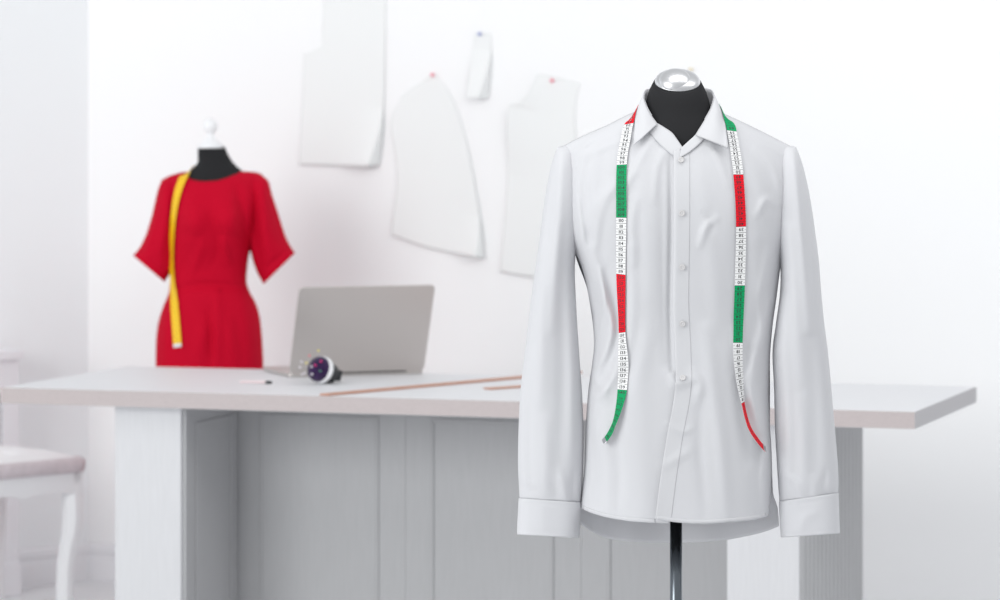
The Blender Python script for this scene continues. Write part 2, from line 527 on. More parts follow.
# ------------------------------------------------------------------ paper patterns pinned to the back wall
def wall_pt(px, py, off=0.0):
    r = Vector(((px - 500) / F_PX, 1, -(py - HOR) / F_PX))
    o3 = Vector((0, 0, CAM_Z))
    t = (CORNER - DD * off - o3).dot(DD) / r.dot(DD)
    return o3 + r * t
def coons(top, right, bottom, left, n=64):
    T_, R_, B_, L_ = [crom(x, n) if len(x) > 2 else np.linspace(x[0], x[1], n) for x in (top, right, bottom, left)]
    g = np.zeros((n, n, 2))
    for i in range(n):
        v = i / (n - 1)
        for j in range(n):
            u = j / (n - 1)
            g[i, j] = ((1 - v) * T_[j] + v * B_[j] + (1 - u) * L_[i] + u * R_[i]
                       - (1 - u) * (1 - v) * T_[0] - u * (1 - v) * T_[-1] - (1 - u) * v * B_[0] - u * v * B_[-1])
    return g
def curl(u, v, v0, wd, h):
    """corner at the lower right rolling over: a ridge that falls back to the right"""
    k = min(1, max(0, (v - v0) / (1 - v0)))
    if k <= 0: return 0
    uc = 1 - wd * k ** 1.3
    hh = h * k
    return hh * (1 - u) / (1 - uc) if u > uc else hh * math.exp(-((u - uc) / (wd * 1.6)) ** 2)
def paper(top, right, bottom, left, lift, lab):
    n = 64
    g = coons(top, right, bottom, left, n)
    V = []
    for i in range(n):
        for j in range(n):
            u, v = j / (n - 1), i / (n - 1)
            V.append(wall_pt(g[i, j, 0], g[i, j, 1], 0.0015 + lift(u, v)))
    o = mesh_obj('paper_pattern', V, grid_faces(n, n, flip=True), M['paper'], None, smooth=True, solid=0.0006)
    return tag(o, lab, 'paper pattern', 'paper patterns pinned to the wall')
paper([(325, -30), (356, -33), (386, -28)], [(386, -28), (385, 50), (383, 128), (379, 166)], [(299, 165), (340, 166), (379, 166)],
      [(325, -30), (323, 20), (322.2, 44), (321.8, 46), (320, 47), (306, 53.4), (304.5, 54), (304.2, 56), (302.5, 100), (299, 165)],
      lambda u, v: curl(u, v, 0.70, 0.14, 0.048) + 0.006 * v, 'large white bodice paper pattern pinned highest, cut off by the top of the photo')
paper([(401, 96), (418, 84), (434, 74)], [(434, 74), (451, 96), (466, 140), (478, 205), (485, 259)], [(391, 235), (430, 249), (485, 261)],
      [(401, 96), (391, 122), (397, 175), (391, 235)],
      lambda u, v: curl(u, v, 0.78, 0.10, 0.036) + 0.008 * v, 'white paper pattern with a long curved right side hanging behind the laptop')
paper([(474, 33), (482, 32.5), (491, 34)], [(491, 34), (491, 62), (488.5, 99)], [(467, 97), (488.5, 99)], [(474, 33), (471, 60), (467, 97)],
      lambda u, v: curl(u, v, 0.25, 0.50, 0.040) + 0.006 * v, 'small narrow strip of white pattern paper, curling at the bottom')
paper([(537, 74), (555, 77), (580, 83)], [(580, 83), (575, 115), (577, 180), (572, 279)], [(500, 272), (530, 277), (572, 279)],
      [(537, 74), (530, 92), (518, 104), (507.5, 111), (507.5, 180), (500, 272)],
      lambda u, v: 0.022 * (1 - u) ** 2 * math.sin(PI * min(1, v * 1.6 + 0.15)) + 0.006 * v, 'white paper pattern with a scooped armhole partly behind the shirt sleeve')
for px, py, k, lab in ((434, 75, 'rose', 'pink wall pin at the tip of the curved paper pattern'), (481, 34, 'blue', 'pale blue wall pin holding the small paper strip'),
                       (553.5, 80.5, 'rose', 'pink wall pin on the paper pattern beside the shirt shoulder'), (692, 69.5, 'cream', 'lone cream wall pin just above the silver neck cap'),
                       (700, 60, None, None)):
    if k is None: continue
    p = wall_pt(px, py, 0)
    t = thing('wall_pin', lab, 'pin', p, 'pins in the back wall')
    MB().lathe([(0.0006, 0.0), (0.0006, 0.012)], p, -DD, n=8).build('shaft', M['steel'], t)
    MB().lathe([(0.003, 0.0105), (0.0055, 0.012), (0.0055, 0.017), (0.004, 0.020)], p, -DD, n=16).build('pin_head', M['pin_' + k], t, smooth=True)

# ------------------------------------------------------------------ upholstered stool at the far left
SC = Vector((-1.165, 10.0, 0))
sa, sb = Vector((-0.707, -0.707, 0)), Vector((-0.707, 0.707, 0))
SL, SW = 0.44, 0.42
st = thing('upholstered_stool', 'white carved stool with padded tufted seat and cabriole legs by the left wall', 'stool', SC + sa * SL / 2 + sb * SW / 2)
def rr_xy(u0, v0, u1, v1, r, n=6):
    out = []
    for cx, cy, a0 in ((u0 + r, v0 + r, PI), (u1 - r, v0 + r, 1.5 * PI), (u1 - r, v1 - r, 0), (u0 + r, v1 - r, PI / 2)):
        for k in range(n + 1):
            a_ = a0 + PI / 2 * k / n
            out.append((cx + r * math.cos(a_), cy + r * math.sin(a_)))
    return out
def ring_stack(levels, o, u, v, close=True):
    """levels: (inset, z, radius)"""
    V, k = [], None
    for ins, z, r in levels:
        ring = rr_xy(ins, ins, SL - ins, SW - ins, max(r, 0.004))
        k = len(ring)
        V += [o + u * a_ + v * b_ + UP * z for a_, b_ in ring]
    f = [(i * k + j, i * k + (j + 1) % k, (i + 1) * k + (j + 1) % k, (i + 1) * k + j) for i in range(len(levels) - 1) for j in range(k)]
    f = [q[::-1] for q in f]
    f += [tuple(range(k)), tuple((len(levels) - 1) * k + j for j in range(k))[::-1]]
    return V, f
V, f = ring_stack([(0.004, 0.436, 0.03), (-0.002, 0.440, 0.034), (-0.004, 0.460, 0.036), (-0.002, 0.472, 0.034), (0.008, 0.478, 0.03)], SC, sa, sb)
mesh_obj('seat_band', V, f, M['seat_band'], st, smooth=True)
# domed, tufted cushion top
n = 40
V = []
for i in range(n + 1):
    for j in range(n + 1):
        u, v = i / n, j / n
        h = 0.029 * (1 - abs(2 * u - 1) ** 3) ** 0.7 * (1 - abs(2 * v - 1) ** 3) ** 0.7
        tuft = 0
        for a_ in (0.22, 0.5, 0.78):
            for b_ in (0.22, 0.5, 0.78):
                tuft += 0.016 * math.exp(-((u - a_) ** 2 + (v - b_) ** 2) / 0.0025)
        V.append(SC + sa * (0.006 + u * (SL - 0.012)) + sb * (0.006 + v * (SW - 0.012)) + UP * (0.4735 + h - tuft))
mesh_obj('seat_cushion', V, grid_faces(n + 1, n + 1, flip=False), M['seat'], st, smooth=True, solid=0.004)
# scalloped aprons
def apron(o, u, nn, L):
    n_ = 40
    V = []
    for i in range(n_ + 1):
        t = i / n_
        low = 0.372 - 0.010 + 0.026 * math.sin(PI * t) ** 0.6 - 0.014 * math.exp(-((t - 0.5) / 0.10) ** 2)
        for z in (0.442, low):
            for dpt in (0, 0.02):
                V.append(o + u * (t * L) - nn * dpt + UP * z)
    f = []
    for i in range(n_):
        a_, b_ = i * 4, i * 4 + 4
        f += [(a_, b_, b_ + 2, a_ + 2), (a_ + 1, a_ + 3, b_ + 3, b_ + 1), (a_, a_ + 1, b_ + 1, b_), (a_ + 2, b_ + 2, b_ + 3, a_ + 3)]
    f += [(0, 2, 3, 1), (4 * n_, 4 * n_ + 1, 4 * n_ + 3, 4 * n_ + 2)]
    mesh_obj('apron', V, f, M['chair'], st)
apron(SC + sa * 0.012 + sb * 0.010, sa, -sb, SL - 0.024)
apron(SC + sa * 0.012 + sb * (SW - 0.010), sa, sb, SL - 0.024)
apron(SC + sa * 0.010 + sb * 0.032, sb, -sa, SW - 0.064)
apron(SC + sa * (SL - 0.010) + sb * 0.032, sb, sa, SW - 0.064)
def cab_leg(c, out):
    """cabriole leg, square in section, bowing outwards at the knee"""
    prof = [(0.442, 0.000, 0.025), (0.40, 0.000, 0.025), (0.375, 0.000, 0.027), (0.345, 0.002, 0.030), (0.31, 0.003, 0.030), (0.27, 0.000, 0.0285), (0.22, -0.010, 0.026), (0.16, -0.018, 0.0245), (0.10, -0.020, 0.024), (0.05, -0.017, 0.025), (0.015, -0.012, 0.028), (0.0, -0.012, 0.026)]
    zs = [p[0] for p in prof][::-1]
    co = Curve1([(p[0], p[1]) for p in prof]); cr_ = Curve1([(p[0], p[2]) for p in prof])
    V = []
    zz = np.linspace(0, 0.442, 40)
    for z in zz:
        ctr = c + out * float(co(z)) + UP * z
        r = float(cr_(z))
        for k in range(8):
            a_ = PI / 8 + k * PI / 4
            rr_ = r / max(abs(math.cos(a_)), abs(math.sin(a_))) * 0.96
            V.append(ctr + sa * (rr_ * math.cos(a_)) + sb * (rr_ * math.sin(a_)))
    f = [(i * 8 + k, i * 8 + (k + 1) % 8, (i + 1) * 8 + (k + 1) % 8, (i + 1) * 8 + k) for i in range(39) for k in range(8)]
    f = [q[::-1] for q in f] + [tuple(range(8)), tuple(39 * 8 + k for k in range(8))[::-1]]
    mesh_obj('leg', V, f, M['chair'], st, smooth=False)
for u_, v_ in ((0, 0), (1, 0), (0, 1), (1, 1)):
    out = (sa * (2 * u_ - 1) + sb * (2 * v_ - 1)).normalized()
    cab_leg(SC + sa * (0.034 + u_ * (SL - 0.068)) + sb * (0.034 + v_ * (SW - 0.068)), out)

# ------------------------------------------------------------------ radiator cover on the left wall
R0 = CORNER + LW * 0.355 + LN * 0.002
RD, RL, RH = 0.15, 0.95, 0.737
rc = thing('radiator_cover', 'white radiator cover with a diamond lattice front against the left wall', 'radiator cover', R0 + LW * RL / 2 + LN * RD / 2)
MB().frame_box(R0 - LW * 0.012, LW * (RL + 0.024), LN * (RD + 0.014), UP * 0.028).build('top_board', M['radiator'], rc, bevel=0.004)
tbd = rc.children[0]
for v in tbd.data.vertices:
    v.co.z += RH - 0.028
MB().frame_box(R0, LW * 0.018, LN * RD, UP * (RH - 0.0285)).build('side_panel', M['radiator'], rc)
MB().frame_box(R0 + LW * (RL - 0.018), LW * 0.018, LN * RD, UP * (RH - 0.0285)).build('side_panel', M['radiator'], rc)
fr = MB()
fo = R0 + LN * (RD - 0.018)
fr.frame_box(fo + LW * 0.0185, LW * 0.035, LN * 0.018, UP * (RH - 0.029))
fr.frame_box(fo + LW * (RL - 0.0535), LW * 0.035, LN * 0.018, UP * (RH - 0.029))
fr.frame_box(fo + LW * 0.054, LW * (RL - 0.108), LN * 0.018, UP * 0.14)
fr.frame_box(fo + LW * 0.054 + UP * (RH - 0.029 - 0.10), LW * (RL - 0.108), LN * 0.018, UP * 0.10)
fr.build('front_frame', M['radiator'], rc)
MB().frame_box(R0 + LN * RD + LW * -0.006, LW * (RL + 0.012), LN * 0.010, UP * 0.10).build('plinth', M['radiator'], rc, bevel=0.003)
la = MB()
x0, x1, z0, z1 = 0.054, RL - 0.054, 0.14, RH - 0.129
step = 0.024
def clipseg(c, sgn):
    # line z = sgn*(x) + c clipped to the opening
    pts = []
    xa, xb = x0, x1
    za, zb = sgn * xa + c, sgn * xb + c
    if sgn > 0:
        xa = max(xa, z0 - c); xb = min(xb, z1 - c)
    else:
        xa = max(xa, c - z1); xb = min(xb, c - z0)
    return (xa, xb) if xb - xa > 0.004 else None
for sgn in (1, -1):
    lo, hi = (z0 - x1, z1 - x0) if sgn > 0 else (z0 + x0, z1 + x1)
    c_ = lo
    while c_ < hi:
        sgm = clipseg(c_, sgn)
        if sgm:
            pa_ = fo + LW * sgm[0] + UP * (sgn * sgm[0] + c_) + LN * (0.006 + (0.003 if sgn > 0 else 0))
            pb_ = fo + LW * sgm[1] + UP * (sgn * sgm[1] + c_) + LN * (0.006 + (0.003 if sgn > 0 else 0))
            dd_ = (pb_ - pa_).normalized()
            la.frame_box(pa_, pb_ - pa_, LN.cross(dd_) * 0.006, LN * 0.003)
        c_ += step
la.build('lattice', M['radiator'], rc)
MB().frame_box(R0 + LW * 0.07 + LN * 0.03 + UP * 0.12, LW * (RL - 0.14), LN * 0.06, UP * 0.48).build('radiator_core', M['core_grey'], rc)

# ------------------------------------------------------------------ garment front/back surfaces
class Garment:
    """front surface described over the photo frame at distance Y0; depth in metres"""
    def __init__(s, Y0, L, R, yS, D, ramp, folds, expo=2.6):
        s.Y0, s.L, s.R, s.yS, s.D, s.ramp, s.folds, s.expo = Y0, Curve1(L), Curve1(R), Curve1(yS), Curve1(D), ramp, folds, expo
    def depth(s, px, py, fold=True):
        px = np.asarray(px, float); py = np.asarray(py, float)
        L, R = s.L(py), s.R(py)
        u = np.clip(2 * (px - L) / (R - L) - 1, -1, 1)
        prof = (1 - np.abs(u) ** s.expo) ** (1 / 2.1)
        t = np.clip((py - s.yS(px)) / s.ramp, 0, 1)
        Q = (1 - (1 - t) ** 2) ** 0.5
        d = s.D(py) * prof * Q
        if fold:
            edge = np.clip((1 - np.abs(u)) * 12, 0, 1) * np.clip(t * 8, 0, 1)
            d = d + strokes(px, py, s.folds) * (0.25 + 0.75 * edge)
        return -d
    def pt(s, px, py, off=0.0):
        return to_world(np.asarray(px, float), np.asarray(py, float), s.Y0 + s.depth(px, py) - off)

def panel_grid(g, xs_fn, ytop, ybot, nu, nv, off=0.0, sign=1, extra=None):
    """xs_fn(py, u) gives px; rows run from ytop(px) to ybot(px)"""
    u = np.linspace(0, 1, nu)[None, :].repeat(nv, 0)
    v = np.linspace(0, 1, nv)[:, None].repeat(nu, 1)
    px = xs_fn(np.full_like(u, 160.0), u)
    for _ in range(6):
        y0, y1 = ytop(px), ybot(px)
        py = y0 + (y1 - y0) * v
        px = xs_fn(py, u)
    d = g.depth(px, py) if sign > 0 else -g.depth(px, py, False) * 0.95
    if extra is not None:
        d = d + extra(px, py)
    return to_world(px, py, g.Y0 + d - off * sign), px, py

# ================================================================== SHIRT
Y0 = 6.80
shirtL = [(100, 555), (140, 556), (150, 557), (170, 558.5), (190, 560), (220, 563), (240, 569), (252, 575), (272, 583), (293, 588), (322, 593), (344, 594), (365, 592), (394, 588), (423, 586), (467, 584.5), (508, 580.5), (545, 578)]
shirtR = [(100, 798), (140, 798), (150, 797), (172, 796), (212, 792), (238, 787), (254, 782.5), (286, 778), (322, 773), (358, 770), (394, 769), (423, 770), (466, 772), (492, 771), (518, 769), (545, 770)]
shirtS = [(540, 156), (557, 149), (580, 137), (605, 126), (635, 112), (645, 108), (678, 107), (712, 108), (723, 113), (750, 125.5), (775, 138), (795, 148), (815, 156)]
shirtD = [(100, 0.100), (160, 0.108), (220, 0.116), (280, 0.108), (340, 0.098), (430, 0.104), (545, 0.112)]
folds = [
    # left side: armhole, waist
    ([(585, 150), (578, 185), (580, 230), (588, 275)], 5, 0.004),
    ([(600, 140), (592, 180), (596, 240)], 6, 0.002),
    ([(592, 250), (602, 290), (611, 325), (606, 350), (594, 372)], 6, 0.0075),
    ([(608, 270), (616, 310), (616, 345), (600, 380), (590, 392)], 6, -0.004),
    ([(630, 250), (632, 300), (626, 350), (610, 385), (592, 405)], 7, 0.005),
    ([(590, 372), (602, 388), (610, 398)], 5, 0.003),
    ([(600, 400), (604, 440), (606, 500)], 9, 0.003),
    ([(600, 270), (604, 300), (600, 330)], 3.5, 0.003),
    ([(585, 400), (600, 395), (614, 372), (622, 340)], 4, 0.003),
    ([(578, 200), (584, 240), (592, 280)], 3.5, 0.0025),
    ([(768, 250), (760, 300), (764, 345)], 4, 0.003),
    ([(636, 200), (632, 222), (634, 262)], 5, 0.0035),
    ([(645, 160), (648, 260), (640, 380), (640, 515)], 12, 0.0035),
    ([(662, 170), (664, 300), (668, 380)], 5, -0.0015),
    ([(640, 170), (600, 200), (580, 240)], 6, 0.0018),
    ([(615, 180), (600, 215), (592, 262)], 5, 0.0022),
    ([(650, 330), (630, 400), (625, 500)], 9, 0.0022),
    ([(745, 200), (735, 260), (732, 330)], 9, -0.0022),
    ([(755, 240), (757, 290), (750, 340)], 7, 0.0022),
    ([(700, 170), (712, 260), (716, 330)], 8, 0.0016),
    ([(590, 430), (596, 470), (592, 505)], 5, -0.0022),
    ([(615, 430), (620, 470), (618, 516)], 6, -0.0020),
    # around the placket
    ([(670.5, 160), (671, 225), (670, 300), (671, 345), (672, 370)], 2.9, -0.0040),
    ([(668, 372), (676, 383), (692, 380)], 5, 0.0035),
    ([(694, 372), (700, 384), (698, 402)], 5, 0.003),
    ([(668, 424), (682, 432), (692, 428)], 3.5, 0.0015),
    ([(664, 466), (678, 458), (690, 450)], 5, 0.0015),
    ([(700, 245), (706, 228), (716, 219)], 4, 0.003),
    ([(710, 232), (712, 222), (704, 214)], 4, -0.002),
    ([(706, 330), (712, 380), (720, 440), (726, 515)], 8, 0.004),
    ([(700, 400), (700, 450), (706, 515)], 6, -0.002),
    # right side
    ([(735, 150), (755, 175), (768, 215)], 8, 0.0025),
    ([(756, 150), (775, 170), (782, 200)], 5, 0.0035),
    ([(757, 215), (766, 200), (774, 205)], 4, 0.0025),
    ([(772, 300), (760, 340), (752, 380), (760, 430)], 6, 0.005),
    ([(760, 300), (748, 350), (742, 400), (748, 460)], 7, -0.003),
    ([(770, 430), (764, 470), (764, 512)], 4, 0.004),
    ([(735, 330), (742, 370), (760, 420), (766, 450)], 5, 0.003),
    # shoulders: fine drag lines running into the seams
    ([(648, 128), (620, 140), (580, 158)], 4, 0.0025),
    ([(655, 134), (640, 160), (625, 190)], 4, 0.0022),
    ([(668, 146), (658, 165), (654, 200)], 4, 0.0018),
    ([(735, 125), (762, 140), (788, 158)], 4, 0.0025),
    ([(704, 140), (718, 158), (728, 185)], 4, 0.002),
    ([(600, 132), (580, 150), (572, 166)], 3, 0.003),
    # yoke seams
    ([(562, 160), (590, 146), (640, 124)], 1.6, -0.0012),
    ([(722, 124), (755, 138), (792, 156)], 1.6, -0.0012),
]
folds = [(p_, w_, a_ * (1.7 if w_ > 2.7 else 1.0)) for p_, w_, a_ in folds]
G = Garment(Y0, shirtL, shirtR, shirtS, shirtD, 92.0, folds)
shirt = thing('dress_shirt', 'white long sleeved dress shirt with open collar buttoned on the black dress form', 'shirt', (0.34, Y0, CAM_Z - 0.85))

pl_edge = Curve1([(140, 674), (225, 674), (300, 673), (345, 675), (378, 676), (400, 674), (432, 668), (476, 661), (520, 655.4), (545, 652)])
topL = Curve1([(545, 155), (557, 149), (580, 137), (605, 126), (635, 112), (645, 110), (650, 116), (657, 125), (666, 130), (674, 136), (682, 147), (688, 150), (700, 160)])
topR = Curve1([(660, 153), (674, 151), (682, 147), (690, 140), (697, 133), (704, 124), (711, 111), (714, 109), (723, 113), (750, 125.5), (775, 138), (795, 148), (815, 156)])
hemL = Curve1([(575, 503), (581, 508), (595, 514), (608, 517.5), (635, 521.5), (660, 523), (700, 524)])
hemR = Curve1([(640, 517), (655, 519), (680, 522.5), (701, 523.5), (730, 522), (750, 520), (768, 516), (775, 512)])

def side_s(u, k=0.72):
    """denser columns near the side seam (u = 0)"""
    return (1 - k) * u + k * (1 - np.cos(u * PI / 2))
xsL = lambda py, u: G.L(py) + (pl_edge(py) + 14 - G.L(py)) * side_s(u)
V, _, _ = panel_grid(G, xsL, topL, hemL, 110, 200, off=0.0)
fl_ = mesh_obj('front_panel', V.reshape(-1, 3), grid_faces(200, 110, flip=True), M['cloth'], shirt, smooth=True, solid=0.0008)
xsR = lambda py, u: G.R(py) - (G.R(py) - pl_edge(py)) * side_s(u)
def lap_over(px, py):
    # the right front laps over the left one; it rises off it at the placket
    return -0.0042 * np.exp(-np.clip(px - pl_edge(py), 0, 99) / 26.0) - 0.006 * np.clip((py - 384) / 140, 0, 1) * np.exp(-np.clip(px - pl_edge(py), 0, 99) / 22.0)
V, _, _ = panel_grid(G, xsR, topR, hemR, 120, 200, off=0.0, extra=lap_over)
fr_ = mesh_obj('front_panel', V.reshape(-1, 3), grid_faces(200, 120), M['cloth'], shirt, smooth=True, solid=0.0008)
# placket band: a doubled strip sewn on the edge of the right front
u = np.linspace(0, 1, 14)[None, :].repeat(170, 0)
v = np.linspace(0, 1, 170)[:, None].repeat(14, 1)
py = 150 + (519.5 - 150) * v
px = pl_edge(py) - 0.3 + u * 16.3
bot = hemR(px)
py = 150 + (bot - 150) * v
top_cut = np.where(px < 682, 150.0, 150.0)
px = pl_edge(py) - 0.3 + u * 16.3
d = G.depth(px, py) + lap_over(px, py) - 0.0003 - 0.0012 * (1 - u)
V = to_world(px, py, G.Y0 + d)
mesh_obj('placket', V.reshape(-1, 3), grid_faces(170, 14, flip=True), M['cloth_double'], shirt, smooth=True, solid=0.0004)
# stitched hems: a slightly thicker band along each lower edge
for nm, hem, x_a, x_b in (('hem', hemL, 583, 655), ('hem', hemR, 657, 766)):
    n = 60
    xs = np.linspace(x_a, x_b, n)
    rows = []
    for k, dy in enumerate((-4.0, -2.0, 0.2)):
        yy = hem(xs) + dy
        dd_ = G.depth(xs, yy) - (0.0016 if k else 0.0009)
        if hem is hemR: dd_ = dd_ + lap_over(xs, yy)
        rows.append(to_world(xs, yy, G.Y0 + dd_))
    mesh_obj(nm, np.concatenate(rows), grid_faces(3, n, flip=True), M['cloth'], shirt, smooth=True, solid=0.001)
# back panel
backL = Curve1([(100, 560), (150, 563), (190, 570), (250, 574.5), (293, 588), (344, 594), (394, 588), (467, 584.5), (505, 580.5), (545, 580)])
backR = Curve1([(100, 793), (150, 791), (212, 786), (286, 778), (358, 770), (423, 770), (466, 772), (492, 773), (510, 778), (545, 780)])
xsB = lambda py, u: backL(py) + (backR(py) - backL(py)) * (0.5 - 0.5 * np.cos(u * PI))
topB = Curve1([(545, 155), (557, 149), (580, 137), (605, 126), (635, 112), (645, 107), (678, 103), (712, 107), (723, 113), (750, 125.5), (775, 138), (795, 148), (815, 156)])
hemB = Curve1([(575, 518), (580, 523), (594, 533), (608, 538.5), (630, 541.5), (658, 543), (690, 542.5), (716, 541), (752, 535), (779, 526), (785, 520)])
# depth of the back: its own outline
class Back(Garment):
    pass
GB = Garment(Y0, [(float(t), float(backL(t))) for t in range(100, 546, 15)], [(float(t), float(backR(t))) for t in range(100, 546, 15)], shirtS, shirtD, 60.0, [])
def back_wave(px, py):
    f_ = np.clip((py - 380) / 160, 0, 1)
    return f_ * 0.010 * np.sin((px - 575) / 205 * PI * 5 + 0.6) * np.clip((px - 580) / 12, 0, 1) * np.clip((779 - px) / 12, 0, 1)
V, _, _ = panel_grid(GB, xsB, topB, hemB, 120, 140, sign=-1, extra=back_wave)
mesh_obj('back_panel', V.reshape(-1, 3), grid_faces(140, 120), M['cloth'], shirt, smooth=True, solid=0.0008)

# sleeves ----------------------------------------------------------
def sleeve(secs, folds_, name='sleeve', parent=None, Yc=Y0, m=None, n=72, rows=150, p=2.3, solid=0.0008, yoff=0.0):
    A_ = crom(secs, rows) if True else None
    V = []
    for r in A_:
        ox, oy, ix, iy, dp = r
        mx, my = (ox + ix) / 2, (oy + iy) / 2
        hx, hy = (ix - ox) / 2, (iy - oy) / 2
        for k in range(n):
            th = 2 * PI * k / n
            c_, s_ = math.cos(th), math.sin(th)
            cc = math.copysign(abs(c_) ** (2 / p), c_)
            ss = math.copysign(abs(s_) ** (2 / p), s_)
            V.append((mx + hx * cc, my + hy * cc, dp * ss, s_))
    V = np.array(V)
    fd = strokes(V[:, 0], V[:, 1], folds_)
    front = np.clip(-V[:, 3] * 2.2, 0, 1)
    dy = V[:, 2] - fd * front
    W_ = to_world(V[:, 0], V[:, 1], Yc + yoff + dy)
    return mesh_obj(name, W_, grid_faces(rows, n, close=True, flip=(secs[2][0] < secs[2][2])), m or M['cloth'], parent or shirt, smooth=True, solid=solid)
LS = [(558, 147, 567, 145, .008), (554.5, 154, 573, 151, .030), (551, 166, 577, 163, .046), (547.5, 182, 580, 180, .056), (544, 203, 581.5, 200, .063), (540.5, 230, 580, 228, .066),
      (536, 262, 575, 262, .066), (531, 300, 576, 300, .064), (525, 350, 579, 350, .061), (520.5, 390, 582, 392, .059), (518.5, 430, 583.5, 432, .057), (518, 465, 583, 468, .054), (519, 488, 582, 490, .049), (519.5, 499, 581, 503, .045)]
RS = [(796, 147, 786, 145, .008), (799, 154, 781, 151, .030), (803, 166, 778, 163, .046), (807, 182, 776, 180, .056), (811, 203, 775, 200, .063), (815, 230, 775.5, 228, .066),
      (819, 262, 780, 262, .066), (821.5, 295, 780, 292, .065), (824.5, 325, 776, 323, .064), (828, 352, 772.5, 352, .062), (831.5, 390, 774, 388, .059), (835, 430, 775, 430, .057), (838, 466, 777, 466, .053), (838.5, 485, 778.5, 490, .049), (838, 494, 779.5, 502, .045)]
sfL = [([(562, 150), (560, 200), (556, 260), (552, 330)], 5, 0.006), ([(552, 165), (550, 215), (545, 280)], 5, -0.004), ([(545, 250), (541, 320), (540, 400)], 7, 0.006),
       ([(566, 230), (562, 300), (562, 380), (560, 470)], 7, -0.006), ([(572, 300), (573, 370), (572, 450)], 5, 0.004), ([(530, 380), (529, 440), (531, 490)], 5, -0.005),
       ([(545, 420), (546, 460), (544, 498)], 5, 0.004), ([(560, 470), (564, 485), (566, 500)], 3, 0.004), ([(574, 470), (573, 487), (574, 501)], 2.5, -0.004), ([(523, 476), (530, 484), (536, 486)], 3, 0.003),
       ([(552, 480), (556, 490), (556, 500)], 2.5, -0.003)]
sfR = [([(794, 150), (798, 200), (803, 260), (808, 330)], 5, 0.006), ([(802, 165), (806, 215), (811, 280)], 4, -0.003), ([(790, 230), (795, 300), (800, 380)], 6, 0.005),
       ([(782, 300), (784, 360), (788, 430), (786, 490)], 5, 0.005), ([(812, 340), (815, 400), (817, 470)], 7, -0.005), ([(800, 400), (804, 450), (803, 498)], 5, 0.004),
       ([(786, 476), (795, 482), (800, 495)], 3, 0.004), ([(826, 470), (824, 484), (826, 496)], 3, -0.004), ([(812, 478), (815, 488), (814, 498)], 2.5, 0.003)]
sleeve(LS, sfL)
sleeve(RS, sfR)
def cuff(secs, fo_):
    sleeve(secs, fo_, 'cuff', rows=24, n=72, p=2.6, solid=0.0022)
cuff([(518.6, 498.2, 581.6, 502.6, .0475), (518, 510, 581, 515, .0475), (517.3, 524, 580.2, 528, .047), (517, 534.5, 579.2, 538, .0465)], [([(518, 502), (550, 504.5), (581, 506.5)], 1.0, -0.0008), ([(517, 531), (550, 533), (580, 534.5)], 1.0, -0.0008), ([(545, 500), (543, 520), (544, 536)], 8, 0.002)])
cuff([(838.6, 493, 778.8, 501.6, .0475), (839, 506, 779.3, 514, .0475), (839.5, 521, 780, 527, .047), (840, 533.5, 780.8, 537.5, .0465)], [([(838, 497), (810, 502), (779, 505.5)], 1.0, -0.0008), ([(840, 530), (810, 533), (781, 534)], 1.0, -0.0008), ([(800, 530), (806, 518), (815, 512)], 5, 0.0025)])

# collar ---------------------------------------------------------------
Fo = [(657.6, 123.6, -.068), (651, 114.5, -.054), (646, 105, -.035), (643.2, 96, -.008), (645, 90, .022), (658, 87.5, .052), (678, 87, .064), (699, 87.5, .052), (712, 90, .022), (714.5, 96, -.008), (712, 106, -.035), (705.5, 118, -.056), (695.4, 134.6, -.082)]
Ed = [(633.7, 144.8, -.10), (634.2, 133, -.08), (634.8, 122, -.05), (635.2, 112.5, -.018), (640, 106, .03), (656, 103.5, .072), (678, 103, .088), (702, 103.5, .072), (717, 106, .03), (723, 113, -.018), (725.2, 124, -.05), (727, 136, -.08), (728.4, 147.6, -.10)]
nn_, mm_ = 120, 14
def res(pts, n_):
    """resample keeping the control parameter (not arc length), so both rails stay paired"""
    p = np.array(pts, float)
    t = np.linspace(0, len(p) - 1, n_)
    idx = np.arange(len(p))
    return np.stack([Curve1(list(zip(idx, p[:, k])))(t) for k in range(p.shape[1])], 1)
Fr, Er = res(Fo, nn_), res(Ed, nn_)
for i in range(nn_):
    if Er[i, 2] < 0.0:
        Er[i, 2] = min(Er[i, 2], float(G.depth(Er[i, 0], Er[i, 1], False)) - 0.0065)
rows = []
for k in range(mm_):
    v_ = k / (mm_ - 1)
    q = Fr * (1 - v_) + Er * v_
    # roll at the fold, then a nearly flat leaf
    q[:, 2] -= 0.007 * np.sin(PI * min(1, v_ * 1.2)) * np.where(q[:, 2] > 0.03, -1, 1)
    qq = q.copy()
    for i in range(nn_):
        if qq[i, 2] < -0.01:
            qq[i, 2] = min(qq[i, 2], float(G.depth(qq[i, 0], max(qq[i, 1], 100), False)) - 0.0055) if v_ > 0.35 else qq[i, 2]
    rows.append(to_world(qq[:, 0], qq[:, 1], Y0 + qq[:, 2]))
mesh_obj('collar', np.concatenate(rows), grid_faces(mm_, nn_, flip=False), M['cloth_double'], shirt, smooth=True, solid=0.0018)
def strip(name, T_, B_, off, n_=40, m_=8, solid=0.0014, flip=True):
    a_, b_ = crom(T_, n_), crom(B_, n_)
    rows = []
    for k in range(m_):
        q = a_ + (b_ - a_) * (k / (m_ - 1))
        d_ = G.depth(q[:, 0], q[:, 1], False) - off
        rows.append(to_world(q[:, 0], q[:, 1], Y0 + d_))
    return mesh_obj(name, np.concatenate(rows), grid_faces(m_, n_, flip=flip), M['cloth_double'], shirt, smooth=True, solid=solid)
strip('collar_stand', [(657.0, 122.8), (664, 127), (672, 132.5), (677, 139), (682.5, 147)], [(645, 128), (656, 140), (664, 148), (670, 153), (675.5, 157.2)], 0.0035)
